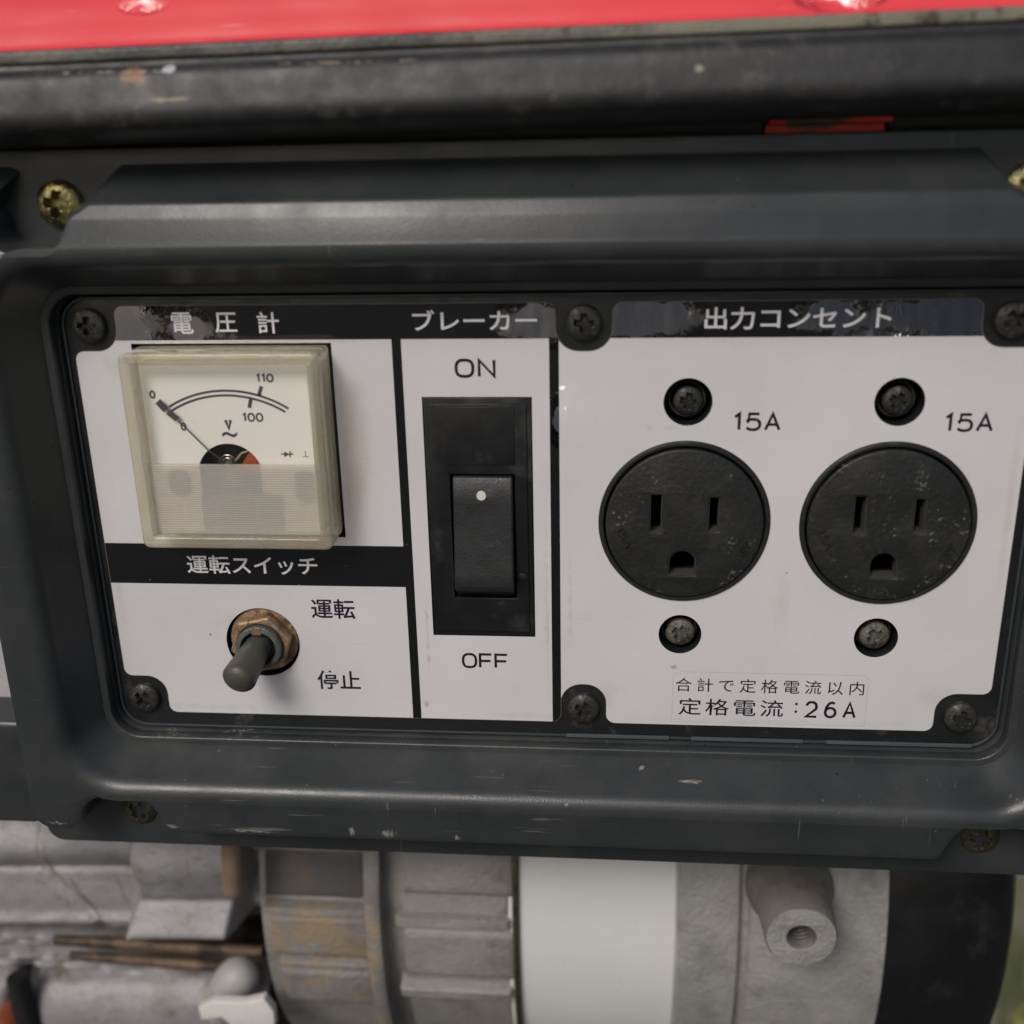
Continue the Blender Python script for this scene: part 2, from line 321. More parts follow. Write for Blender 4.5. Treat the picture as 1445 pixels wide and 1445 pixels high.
def curve_mesh(cu):
    ob = bpy.data.objects.new('tmp', cu); S.collection.objects.link(ob)
    me = bpy.data.meshes.new_from_object(ob.evaluated_get(bpy.context.evaluated_depsgraph_get()))
    bpy.data.objects.remove(ob); bpy.data.curves.remove(cu); return me
TOW = Matrix(((.001, 0, 0, 0), (0, 0, -.001, 0), (0, .001, 0, 0), (0, 0, 0, 1)))
def slab(loops, d0, d1, bev=0, ang=35):
    """flat piece with holes cut by its inner loops, from depth d0 to d1"""
    cu = bpy.data.curves.new('tmp', 'CURVE'); cu.dimensions = '2D'; cu.fill_mode = 'BOTH'
    for lp in loops:
        s = cu.splines.new('POLY'); s.points.add(len(lp) - 1); s.use_cyclic_u = True
        for i, (x, z) in enumerate(lp): s.points[i].co = (x, z, 0, 1)
    cu.extrude = max(1e-4, (d1 - d0) / 2 - bev); cu.bevel_depth = bev; cu.bevel_resolution = 2; cu.offset = -bev
    me = curve_mesh(cu); me.transform(TOW @ Matrix.Translation((0, 0, (d0 + d1) / 2)))
    return fix(me, ang, 1e-7)
def offset_loop(lp, o):
    n = len(lp); area = sum(lp[i - 1][0] * lp[i][1] - lp[i][0] * lp[i - 1][1] for i in range(n)); sg = 1 if area > 0 else -1; out = []
    for i in range(n):
        a = Vector(lp[i]) - Vector(lp[i - 1]); b = Vector(lp[(i + 1) % n]) - Vector(lp[i])
        if a.length < 1e-9: a = b
        if b.length < 1e-9: b = a
        na = Vector((a.y, -a.x)).normalized() * sg; nb = Vector((b.y, -b.x)).normalized() * sg
        m = (na + nb); m = m / max(.4, m.length_squared / 2) if m.length > 1e-6 else na
        out.append((lp[i][0] + m.x * o, lp[i][1] + m.y * o))
    return out
def loft(rings, close_first=False, close_last=False, cyc=True):
    """rings: lists of (x,z,d) with equal counts"""
    vs = [T(*p) for r in rings for p in r]; n = len(rings[0]); fs = []
    for k in range(len(rings) - 1):
        for i in range(n if cyc else n - 1):
            j = (i + 1) % n; fs.append((k * n + i, k * n + j, (k + 1) * n + j, (k + 1) * n + i))
    if close_first: fs.append(tuple(range(n)))
    if close_last: fs.append(tuple((len(rings) - 1) * n + i for i in range(n)))
    return vs, fs
def lathe(prof, cx, cz, n=48, axis='d', seg=None):
    """prof (radius, height); axis 'd' stands off the panel, axis 'x' runs along the machine (height = x, centre = (z, d))"""
    rings = []
    for r, h in prof:
        if axis == 'd': rings.append([(cx + r * math.cos(2 * math.pi * i / n), cz + r * math.sin(2 * math.pi * i / n), h) for i in range(n)])
        else: rings.append([(h, cx + r * math.sin(2 * math.pi * i / n), cz + r * math.cos(2 * math.pi * i / n)) for i in range(n)])
    vs, fs = loft(rings, prof[0][0] > 1e-6, prof[-1][0] > 1e-6); return fix(mesh_of(vs, fs), 35, 1e-7)
def sweep_x(prof, x0, x1, tilt=0, nx=2, xc=0):
    """extrude a closed (z, d) outline along x"""
    rings = []
    for k in range(nx):
        x = x0 + (x1 - x0) * k / (nx - 1); rings.append([(x, z + tilt * (x - xc), d) for z, d in prof])
    vs, fs = loft(rings, True, True); return fix(mesh_of(vs, fs), 40, 1e-7)
def smooth_poly(p, n=5):
    out = []; k = len(p)
    for i in range(k):
        a, b, c, d = [Vector(p[(i + j) % k]) for j in (-1, 0, 1, 2)]
        for t in [j / n for j in range(n)]: out.append(tuple(.5 * ((2 * b) + (c - a) * t + (2 * a - 5 * b + 4 * c - d) * t * t + (3 * b - a - 3 * c + d) * t ** 3)))
    return out
def tube(path, r, n=14, cap=True):
    """path of (x,z,d) mm, r a number or list"""
    pts = [T(*p) * 1000 for p in path]; rings = []; up = Vector((0, 0, 1))
    for i, p in enumerate(pts):
        t = (pts[min(i + 1, len(pts) - 1)] - pts[max(i - 1, 0)]).normalized(); s = t.cross(up)
        if s.length < .1: s = t.cross(Vector((0, 1, 0)))
        s.normalize(); u = s.cross(t); rr = r[i] if isinstance(r, list) else r
        rings.append([(p + (s * math.cos(2 * math.pi * k / n) + u * math.sin(2 * math.pi * k / n)) * rr) * .001 for k in range(n)])
    vs = [v for g in rings for v in g]; fs = []
    for k in range(len(rings) - 1):
        for i in range(n): j = (i + 1) % n; fs.append((k * n + i, k * n + j, (k + 1) * n + j, (k + 1) * n + i))
    if cap: fs += [tuple(range(n)), tuple((len(rings) - 1) * n + i for i in range(n))]
    return fix(mesh_of(vs, fs), 40, 0)
def dome_path(pts, r, k=5):
    """ball-ended version of a straight tube: (path, radii)"""
    return pts, r
def text(name, body, x0, x1, z0, z1, d, mat, parent, bold=0, space=1, label=None, rot=0, th=.02, free=False):
    cu = bpy.data.curves.new('tmp', 'FONT'); cu.body = body; cu.size = 10; cu.space_character = space; cu.extrude = .5; cu.offset = bold; cu.fill_mode = 'FRONT' if False else 'BOTH'
    me = curve_mesh(cu)
    xs = [v.co.x for v in me.vertices]; ys = [v.co.y for v in me.vertices]; ax, bx, ay, by = min(xs), max(xs), min(ys), max(ys)
    for v in me.vertices:
        fx = (v.co.x - ax) / (bx - ax); fy = (v.co.y - ay) / (by - ay); x = x0 + (x1 - x0) * fx; z = z0 + (z1 - z0) * fy
        if rot:
            cx, cz = (x0 + x1) / 2, (z0 + z1) / 2; c, s = math.cos(rot), math.sin(rot); x, z = cx + (x - cx) * c - (z - cz) * s, cz + (x - cx) * s + (z - cz) * c
        v.co = T(x, z, d + th * (.5 + v.co.z))
    return link(name, fix(me, 30, 0), mat, parent, label=label)

# ------------------------------------------------------------------ ground
gb = bmesh.new()
for i in range(-1, 1): pass
vs = []; fs = []; n = 60; ext = 40
def gx(i): t = (i / n - .5) * 2; return math.copysign(abs(t) ** 3, t) * ext
for i in range(n + 1):
    for j in range(n + 1):
        x, y = gx(i), gx(j); vs.append((x, y, -.340 + .006 * math.sin(x * 9 + y * 5) * math.cos(y * 7)))
for i in range(n):
    for j in range(n): a = i * (n + 1) + j; fs.append((a, a + n + 1, a + n + 2, a + 1))
g = link('ground', fix(mesh_of(vs, fs), 60, 0), GND, None, keep=True); g['kind'] = 'structure'
vs = []; fs = []
for k in range(5200):
    x, y = random.uniform(.1, 1.2), random.uniform(.12, 1.6)
    if math.sin(x * 7) + math.sin(y * 6 + 1) < .15: continue
    h = random.uniform(.012, .04); a = random.uniform(0, 6.28); b = len(vs); dx, dy = math.cos(a) * .002, math.sin(a) * .002; lx, ly = random.uniform(-.02, .02), random.uniform(-.02, .02)
    vs += [(x - dx, y - dy, -.34), (x + dx, y + dy, -.34), (x + dx * .7 + lx * .4, y + dy * .7 + ly * .4, -.34 + h * .7), (x + lx, y + ly, -.34 + h)]; fs += [(b, b + 1, b + 2), (b, b + 2, b + 3)]
gr = link('grass', mesh_of(vs, fs), GRASS, None, keep=True); gr['kind'] = 'stuff'; gr['label'] = 'short sparse grass on the sandy soil behind the generator'; gr['category'] = 'grass'

pv = []
def edge_y(t): return .10 + .03 * math.sin(t * 5) + .015 * math.sin(t * 17 + 1)
pvs = [(-3 + 6 * i / 60, edge_y(-3 + 6 * i / 60) if k else -7, -.318) for k in (0, 1) for i in range(61)]
pvs += [(x, y, -.36) for x, y, z in pvs[61:]]
pm = mesh_of(pvs, [(i, i + 1, i + 62, i + 61) for i in range(60)] + [(i + 61, i + 62, i + 123, i + 122) for i in range(60)])
link('added_pavement', fix(pm, 30, 0), simple('added_dark_asphalt', (.060, .060, .058), .85, var=.3, vs=30, bs=500, bst=.8), None, keep=True)['kind'] = 'structure'  # dark sheet added to darken reflections in the black film and cut ground bounce

# ------------------------------------------------------------------ the generator
root = bpy.data.objects.new('portable_generator', None); S.collection.objects.link(root)
root.location = (.006, .12, -.318); WO[root.name] = root.location.copy(); root.empty_display_size = .1
root['label'] = 'portable generator with red tank and dark grey control panel of voltmeter, switches and two sockets'
root['category'] = 'generator'
MX = 6.15
def mir(p): return (2 * MX - p[0],) + tuple(p[1:])

# bezel: front face with screw notches, ridge, inner slope, walls
left = [(-95.8, 63.9, 4), (-95.8, 55.2, 7), (-82.2, 55.2, 5.5), (-80.0, 61.4, 2.5), (-76.0, 63.9, 1.5)]
bot = [(-77.0, -71.9, 2.5), (-81.0, -63.4, 5.5), (-94.6, -63.4, 6), (-98.8, -71.9, 2.5)]
outl = [(-108.5, 63.9, 4)] + left + [mir(p) for p in left[::-1]] + [mir((-108.5, 63.9, 4)), mir((-108.5, -71.9, 5))] + [mir(p) for p in bot[::-1]] + bot + [(-108.5, -71.9, 5)]
F = fillet(outl, 7)
def rr(o, d, rad): return [(x, z, d) for x, z in fillet([(-90.9 - o, -53 - o, rad), (103.2 + o, -53 - o, rad), (103.2 + o, 45.1 + o, rad), (-90.9 - o, 45.1 + o, rad)], 12)]
inner = [rr(10.6, 14, 13.8), rr(9.9, 13.96, 13.4), rr(9.1, 13.84, 13), rr(8.4, 13.62, 12.5), rr(7.75, 13.25, 12), rr(7.15, 12.7, 11.6), rr(6.65, 11.95, 11.3), rr(6.2, 11.0, 11), rr(5.7, 9.6, 10.5), rr(3.0, 5, 8.5), rr(.5, .4, 6.5), rr(0, -.8, 6), rr(0, -4, 6)]
def lean(x, z, d): return (x, z, d - min(2.6, max(0, z - 51) ** 2 * .0155))
inner = [[lean(*p) for p in r_] for r_ in inner[:8]] + inner[8:]
vs, fs = loft(inner)
F1 = offset_loop(F, -1.1); F2 = offset_loop(F, -.35)
def back(p, d, grow):
    x, z = p
    if z > 62.6: return (MX + (x - MX) * .95, z + 6.0 * (14 - d) / 10.5, d)
    return (x, z, d)
outer = [[lean(x, z, 14) for x, z in F1], [lean(x, z, 13.7) for x, z in F2], [lean(x, z, 12.9) for x, z in F]]
Fg = offset_loop(F, .7)
outer.append([back(p, 3.5, 0) if p[1] > 62.6 else (q[0], q[1], 3.5) for p, q in zip(F, Fg)]); outer.append([(x, z, 1) for x, z, _ in outer[-1]])
v2, f2 = loft(outer); o = len(vs); vs += v2; fs += [tuple(i + o for i in f) for f in f2]
A = [Vector((x, z, 0)) for x, z, _ in outer[0]]; B = [Vector((x, z, 0)) for x, z, _ in inner[0]]
tri = tessellate_polygon([A, B]); o = len(vs); vs += [T(*lean(p.x, p.y, 14)) for p in A] + [T(*lean(p.x, p.y, 14)) for p in B]; fs += [tuple(i + o for i in t) for t in tri]
bez = link('bezel', fix(mesh_of(vs, fs), 38, 1e-6), BEZ, root, keep=True)
flange = slab([rect(-112, 124.3, -82.6, 73.0, 4), [(x, z) for x, z, _ in rr(.6, 0, 6.4)]], .5, 3.5, .4)
link('bezel_flange', flange, BEZ, root, keep=True)
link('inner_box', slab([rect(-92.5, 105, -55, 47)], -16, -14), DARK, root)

# ---- holes shared by plate, film and white print
RX = (35.26, 75.82); RZ = -2.03
HV = rect(-76.6, -35.4, -6.0, 35.35); HB = rect(-17.7, 4.47, -28.44, 24.35)
holesD = [circ(RX[0], RZ, 17.44, 96), circ(RX[1], RZ, 17.44, 96), circ(RX[0], 23.29, 4.79), circ(RX[1], 23.29, 4.79), circ(RX[0] - .05, -27.2, 4.5), circ(RX[1] - .05, -27.2, 4.5)]
HT = circ(-55.8, -31.0, 8.25)
bites = []
L_, R_, T_, B_ = -88.6, 100.5, 42.9, -49.0
def corner(xc, zc, sx, sz, ex, ez):  # square bite with a wide concave fillet round a screw
    return [(ex, zc - sz * 5.3, 1.8), (xc - sx * 5.5, zc - sz * 5.3, 4.6), (xc - sx * 5.5, ez, 1.8)]
q = 5.6
lab = corner(-84.7, 39.1, -1, 1, L_, T_) + [(14.8 - q, T_, 2), (14.8 - q, 39 - q, 5), (14.8 + q, 39 - q, 5), (14.8 + q, T_, 2)] + corner(94.9, 39.1, 1, 1, R_, T_)[::-1] + \
      corner(94.9, -45.2, 1, -1, R_, B_) + [(14.8 + q - .6, B_, 2), (14.8 + q - .6, -45.2 + q, 5), (14.8 - q + .6, -45.2 + q, 5), (14.8 - q + .6, B_, 2)] + corner(-84.7, -45.2, -1, -1, L_, B_)[::-1]
LAB = fillet(lab, 8)
plate = slab([rect(-90.2, 102.5, -52.4, 44.5, 5.5), HV, HB, HT] + holesD, -4.5, -.3, .35)
pl = link('panel_plate', plate, PLATE, root)
ls = link('label_sheet', slab([LAB, HV, HB, HT] + holesD, -.28, 0), LBLK, root, keep=True)
link('film_edge', slab([offset_loop(LAB, .14), offset_loop(LAB, .01)], -.25, -.05), simple('film_edge_grime', (.16, .145, .11), .4, var=.6, vs=150), ls, keep=True)
G0 = fillet([(-90.6, -52.8, 6), (102.9, -52.8, 6), (102.9, 44.8, 6), (-90.6, 44.8, 6)], 10)
gk = link('gasket', slab([G0, offset_loop(G0, -.55)], -3, .12, .1), simple('blue_grey_gasket', (.030, .038, .043), .45, var=.3, vs=60), root)
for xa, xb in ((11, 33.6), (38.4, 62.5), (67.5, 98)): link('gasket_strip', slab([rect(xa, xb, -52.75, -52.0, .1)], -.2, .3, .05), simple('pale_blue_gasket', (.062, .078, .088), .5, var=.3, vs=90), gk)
def clip(poly, x0, x1, z0, z1):
    for ax, val, sg in ((0, x0, 1), (0, x1, -1), (1, z0, 1), (1, z1, -1)):
        out = []
        for i in range(len(poly)):
            a, b = poly[i - 1], poly[i]; ia, ib = (a[ax] - val) * sg >= 0, (b[ax] - val) * sg >= 0
            if ia != ib:
                t = (val - a[ax]) / (b[ax] - a[ax]); out.append((a[0] + (b[0] - a[0]) * t, a[1] + (b[1] - a[1]) * t))
            if ib: out.append(b)
        poly = out
    return poly
for box, hl in (((-99, -23.2, -7.9, 36.0), [HV]), ((-99, -23.2, -60, -17.26), [HT]), ((-21.3, 8.0, -60, 36.0), [HB]), ((9.9, 110, -60, 36.0), holesD)):
    if hl and hl[0] is HV: hl = [rect(-76.6, -35.4, -6.0, 35.35)]
    link('white_print', slab([clip(LAB, *box)] + hl, 0.002, .04), LWHT, ls, keep=True)
def band(pts, w, closed=False):
    n_ = len(pts); Lf, Rt = [], []
    for i, p in enumerate(pts):
        p = Vector(p); a = (p - Vector(pts[i - 1])).normalized() if i > 0 else None; b = (Vector(pts[i + 1]) - p).normalized() if i < n_ - 1 else None
        a = a or b; b = b or a; na, nb = Vector((-a.y, a.x)), Vector((-b.y, b.x)); m = na + nb; m = m / max(.35, m.length_squared / 2)
        Lf.append(tuple(p + m * w / 2)); Rt.append(tuple(p - m * w / 2))
    return Lf + Rt[::-1]
def el(cx, cy, rx, ry, a0, a1, e=2.4, n_=20):
    o = []
    for i in range(n_ + 1):
        t = R(a0 + (a1 - a0) * i / n_); c, q_ = math.cos(t), math.sin(t); o.append((cx + rx * math.copysign(abs(c) ** (2 / e), c), cy + ry * math.copysign(abs(q_) ** (2 / e), q_)))
    return o
GL = {'O': [el(.5, .5, .5, .5, 0, 360, 2.7, 48)], 'N': [[(0, 0), (0, 1), (1, 0), (1, 1)]], 'F': [[(1, 1), (0, 1), (0, 0)], [(0, .5), (.92, .5)]],
      '1': [[(.1, .80), (.75, 1), (.75, 0)]], '5': [[(.92, 1), (.2, 1), (.1, .52)] + el(.48, .33, .5, .33, 140, -150, 2.4)], 'A': [[(0, 0), (.5, 1), (1, 0)], [(.19, .33), (.81, .33)]],
      '2': [el(.5, .68, .45, .32, 170, -25, 2.3) + [(.04, .0), (1, 0)]], '6': [el(.5, .31, .46, .31, 0, 360, 2.1, 40), [(.86, .93), (.62, 1.0), (.36, .93), (.14, .70), (.045, .40)]], '0': [el(.5, .5, .5, .5, 0, 360, 2.1, 40)],
      'V': [[(0, 1), (.5, 0), (1, 1)]]}
WD = {'1': .5, 'O': 1.12}
def strokes(name, body, x0, x1, z0, z1, d, w, gap, mat, parent, label=None):
    k = [WD.get(c, 1) for c in body]; u = (x1 - x0 - w) / (sum(k) + gap * (len(k) - 1)); x = x0 + w / 2; z0 += w / 2; z1 -= w / 2; allm = []
    for c, q_ in zip(body, k):
        for j_, st in enumerate(GL[c]):
            p = [(x + a * u * q_, z0 + b * (z1 - z0)) for a, b in st]
            cl = (Vector(st[0]) - Vector(st[-1])).length < 1e-6
            allm.append(slab([offset_loop(p[:-1], w / 2), offset_loop(p[:-1], -w / 2)] if cl else [band(p, w)], d, d + .016 + .004 * j_))
        x += (q_ + gap) * u
    b_ = bmesh.new()
    for m_ in allm: b_.from_mesh(m_)
    me = bpy.data.meshes.new('letters'); b_.to_mesh(me); b_.free(); me.shade_smooth(); me.set_sharp_from_angle(angle=R(30))
    return link(name, me, mat, parent, label=label)
def jp(body, a, b, c, d_, mat=INK, bold=0, sp=1, name='lettering'):
    x0, z1 = P(a, b, .05); x1, z0 = P(c, d_, .05)
    text(name, body, x0, x1, z0, z1, .042 if mat is not WINK else .004, mat, ls, bold, sp, label=('white' if mat is WINK else 'dark') + ' letters reading ' + body)
def jz(body, x0, x1, z0, z1, mat=INK, bold=0, sp=1):
    text('lettering', body, x0, x1, z0, z1, .042 if mat is not WINK else .004, mat, ls, bold, sp, label=('white' if mat is WINK else 'dark') + ' letters reading ' + body)
jz('電', -67.6, -63.2, 37.3, 41.6, WINK, .12); jz('圧', -58.7, -54.2, 37.5, 41.5, WINK, .12); jz('計', -50.0, -45.6, 37.3, 41.6, WINK, .12)
jz('ブレーカー', -18.8, 5.7, 37.7, 41.7, WINK, .14)
jz('出力コンセント', 37.9, 72.8, 37.5, 41.8, WINK, .14)
jz('運転スイッチ', -70.9, -42.1, -14.8, -10.5, WINK, .14)
for b_, *q_ in (('ON', -10.8, -2.6, 28.2, 32.1, .042, .62, .42), ('OFF', -11.7, -1.5, -36.3, -32.6, .042, .56, .36), ('15A', 44.1, 53.5, 17.4, 21.2, .042, .58, .40), ('15A', 84.5, 93.9, 17.3, 21.1, .042, .58, .40), ('26A', 62.3, 73.2, -46.5, -42.4, .042, .58, .75)):
    strokes('lettering', b_, *q_, INK, ls, 'dark letters reading ' + b_)
jz('運転', -44.3, -34.6, -25.0, -20.3, INK, .14); jz('停止', -44.3, -34.6, -42.3, -37.6, INK, .14)
jz('合計で定格電流以内', 34.6, 74.4, -40.8, -37.5, INK, .02, 1.45); jz('定格電流', 35.4, 57.8, -46.5, -42.4, INK, .05, 1.22)
jz(':', 60.2, 60.8, -45.4, -42.9, INK)
SO = fillet([(34.0, -48.3, 0), (34.0, -36.0, 1.6), (75.2, -36.0, 1.6), (75.2, -48.3, 0)])
link('sticker_outline', slab([SO, offset_loop(SO, -.07)], .041, .06), simple('sticker_edge_grime', (.40, .38, .37), .5, bst=0), ls)

# ---- screws: pan head with a Phillips recess, one mesh per finish
def screw_mesh(r, h, worn, mat):
    nr, na = 30, 72; vs = [Vector((0, -h * .35 * .001, 0))]; fs = []; rnd = random.Random(int(r * 100) + worn)
    def hh(x, z):
        q_ = math.hypot(x, z) / r; y = h * math.sqrt(max(0, 1 - .82 * q_ ** 2.6)) if q_ < 1 else 0
        a, b = abs(x) / r, abs(z) / r; wdt = .13 + .015 * worn
        def arm(u, v): return max(0, min(1, (wdt + .035 - u) / .05)) * max(0, min(1, (.56 - v) / .12))
        return y - h * .85 * max(arm(a, b), arm(b, a))
    vs = [Vector((0, -hh(0, 0), 0)) * .001]
    for i in range(1, nr + 1):
        q_ = (i / nr) * r
        for k in range(na):
            t = 2 * math.pi * k / na; x, z = q_ * math.cos(t), q_ * math.sin(t); vs.append(Vector((x, -hh(x, z), z)) * .001)
    for k in range(na): vs.append(Vector((r * math.cos(2 * math.pi * k / na), .6, r * math.sin(2 * math.pi * k / na))) * .001)
    for k in range(na): fs.append((0, 1 + (k + 1) % na, 1 + k))
    for i in range(nr):
        for k in range(na):
            a = 1 + i * na + k; b = 1 + i * na + (k + 1) % na; fs.append((a, b, b + na, a + na))
    me = fix(mesh_of(vs, fs, 'screw'), 50, 0); me.materials.append(mat); return me
ms = screw_mesh(3.5, 1.5, 1, SCR); mr = screw_mesh(3.0, 1.5, 3, SCR); mr2 = screw_mesh(3.1, 1.6, 4, SCR2); mb = screw_mesh(4.5, 2.6, 2, BRASS); md = screw_mesh(4.3, 2.4, 3, OLIVE)
for i, (x, z) in enumerate(((-84.7, 39.1), (14.8, 39.1), (94.9, 39.1), (-84.7, -45.3), (14.8, -45.3), (94.9, -45.3))):
    link('panel_screw', ms if i < 3 else ms, SCR, root, at=T(x, z, .1), rot=R((5, 2, 60, 40, 28, 12)[i]))
for i, x in enumerate(RX):
    link('recessed_screw', mr, SCR, root, at=T(x + .2, 23.0, -3.0), rot=R(10 + 20 * i), label='blackened screw sunk above the socket' )
    link('recessed_screw', mr2, SCR2, root, at=T(x + .1, -27.5, -2.4), rot=R(30 + 25 * i), label='corroded grey screw sunk below the socket')
    for z in (23.29, -27.2): link('screw_seat', lathe([(3.2, -6), (3.2, -3.2), (3.7, -3.0), (3.7, -6)], x, z, 40), FACE, root)
for x, z, d, a in ((-84.9, 63.0, 3.5, 12), (93.3, 63.0, 3.5, 20), (-88.3, -73.0, 3.5, 35), (2 * MX + 88.9, -73.0, 3.5, 8)):
    link('bezel_screw', mb if z > 0 else md, BRASS, root, at=T(x, z, d if z > 0 else 2.3), rot=R(a))

# ---- sockets
for k, cx in enumerate(RX):
    ring = lathe([(17.3, -5), (17.3, .25), (17.05, .5), (16.55, .5), (16.3, .2), (16.3, -5)], cx, RZ, 96)
    so_ = link('power_socket', ring, RING, root)
    fz = RZ - .1; ug = [(cx - 2.9, -13.3), (cx + 2.7, -13.3), (cx + 2.7, -10.6)] + [(cx - .1 + 2.8 * math.cos(t * math.pi / 12), -10.6 + 2.8 * math.sin(t * math.pi / 12)) for t in range(1, 12)] + [(cx - 2.9, -10.6)]
    sl1, sl2 = rect(cx - 6.95, cx - 4.5, -4.0, 4.3), rect(cx + 4.85, cx + 7.05, -3.6, 3.8)
    fl = slab([circ(cx, fz, 15.95, 96), offset_loop(sl1, .0), sl2, ug], -5, 1.0, .3)
    fc = link('socket_face', fl, FACE, so_, keep=True)
    rims = [slab([offset_loop(s_, .1), offset_loop(s_, -.12)], -3, .7) for s_ in (sl1, sl2, ug)]
    for rm in rims: link('slot_rim', rm, WORN, so_)
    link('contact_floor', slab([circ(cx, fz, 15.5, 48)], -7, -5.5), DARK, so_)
    for s_, z_, w_ in (('JET', -9.5, -50), ('15A', -8.0, 52)):
        a_ = R(w_) ; sx = 1 if s_ == 'JET' else -1
        text('embossed_mark', s_, cx + sx * 12.2 - 2.2, cx + sx * 12.2 + 2.2, z_ - .9 + (1.8 if s_ == 'JET' else 3), z_ + .9 + (1.8 if s_ == 'JET' else 3), .98, FACE, so_, 0, 1, rot=R(58 if s_ == 'JET' else -60), th=.42)

# ---- breaker
brk = link('circuit_breaker', slab([rect(-17.55, 4.32, -28.3, 24.2), rect(-12.6, .7, -19.4, 8.2)], -4, -.1, .25), BRK, root)
link('breaker_bezel', slab([rect(-16.4, 3.3, -27.2, 23.0), rect(-12.6, .7, -19.4, 8.2)], -.3, .35, .2), BRK, brk)
link('breaker_insert', slab([rect(-13.0, .9, 10.2, 22.4), ], .2, .5, .12), BRK, brk)
prof = [(7.8, -3), (7.8, .3), (7.3, .75), (2, 1.2), (-6, 2.0), (-13, 3.1), (-15.4, 3.5), (-16.2, 3.3), (-18.7, .2), (-18.9, -3)]
rk = link('rocker', sweep_x([(z, d) for z, d in prof], -12.1, .3), ROCK, brk)
mo = rk.modifiers.new('bevel', 'BEVEL'); mo.width = .0004; mo.segments = 3; mo.limit_method = 'ANGLE'; mo.angle_limit = R(40)
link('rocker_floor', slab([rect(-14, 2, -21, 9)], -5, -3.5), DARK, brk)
link('indicator_dot', lathe([(1.0, 0), (1.0, 1.42), (.9, 1.5), (0, 1.5)], -6.1, 3.9, 32), DOT, brk)
link('rivet_mark', lathe([(1.1, 0), (1.1, .5), (.8, .62), (0, .62)], 1.9, -14.6, 24), BRK, brk)

# ---- voltmeter
vx0, vx1, vz0, vz1 = -75.9, -35.9, -5.5, 35.0
vo = rect(vx0, vx1, vz0, vz1, 1.6); vi = rect(vx0 + 2.5, vx1 - 2.5, vz0 + 2.5, vz1 - 2.2, .7)
vm = link('voltmeter', slab([vo, vi], .1, 8.9, .5), WALL, root, label='square clear voltmeter with yellowed edges reading zero')
link('window_pane', slab([vi], 8.05, 8.75), PANE, vm)
link('back_tray', slab([rect(vx0 + .2, vx1 - .2, vz0 + .2, vz1 - .2, 1)], -4, .05), simple('yellowed_tray', (.42, .39, .31), .5), vm)
dz = 5.0
DCX, DCZ, DR = -57.0, 9.1, 6.8
arc = [(DCX + DR * math.cos(t), DCZ + DR * math.sin(t)) for t in [R(20 + i * 140 / 24) for i in range(25)]]
dial = fillet([(-75.2, 32.5, 0), (-75.2, 0, 0), (-63.8, 0, 0)]) + [(DCX - 6.4, 11.4)] + arc[::-1] + [(-50.2, 0), (-38.8, 0), (-38.8, 32.5)]
vi_in = (vx0 + 2.55, vx1 - 2.55)
dial = [(vi_in[0], 32.7), (vi_in[0], 0), (-63.4, 0)] + arc[::-1] + [(-50.6, 0), (vi_in[1], 0), (vi_in[1], 32.7)]
dl = link('dial', slab([dial], dz - .4, dz), DIALW, vm)
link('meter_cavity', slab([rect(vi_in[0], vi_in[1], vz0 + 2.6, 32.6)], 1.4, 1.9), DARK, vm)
def PD(x, y): return P(160 + x / 4.379, 480 + y / 4.379, dz)     # dial print traced off an enlargement of the photo
def ribbon(pts, w0, w1=None):
    w1 = w1 or w0; n_ = len(pts); Lf, Rt = [], []
    for i, p in enumerate(pts):
        a, b = Vector(pts[max(i - 1, 0)]), Vector(pts[min(i + 1, n_ - 1)]); t = (b - a).normalized(); w = (w0 + (w1 - w0) * i / (n_ - 1)) / 2
        Lf.append((p[0] - t.y * w, p[1] + t.x * w)); Rt.append((p[0] + t.y * w, p[1] - t.x * w))
    return Lf + Rt[::-1]
def arc3(a, b, c, n_=30):
    ax, ay = a; bx, by = b; cx, cy = c; D_ = 2 * (ax * (by - cy) + bx * (cy - ay) + cx * (ay - by))
    ux = ((ax**2 + ay**2) * (by - cy) + (bx**2 + by**2) * (cy - ay) + (cx**2 + cy**2) * (ay - by)) / D_; uy = ((ax**2 + ay**2) * (cx - bx) + (bx**2 + by**2) * (ax - cx) + (cx**2 + cy**2) * (bx - ax)) / D_
    r_ = math.hypot(ax - ux, ay - uy); t0, t1 = math.atan2(ay - uy, ax - ux), math.atan2(cy - uy, cx - ux)
    return [(ux + r_ * math.cos(t0 + (t1 - t0) * i / n_), uy + r_ * math.sin(t0 + (t1 - t0) * i / n_)) for i in range(n_ + 1)]
def ink(name, lps, w=GREYINK, d=dz + .01): return link(name, slab(lps, d, d + .03), w, vm)
ink('scale_arc', [ribbon(arc3(PD(345, 412), PD(700, 312), PD(1082, 423)), .46)])
ink('scale_arc', [ribbon(arc3(PD(362, 435), PD(700, 341), PD(1063, 444)), .46)])
ink('scale_tick', [ribbon([PD(915, 285), PD(898, 346)], .75)]); ink('scale_tick', [ribbon([PD(850, 362), PD(840, 418)], .75)])
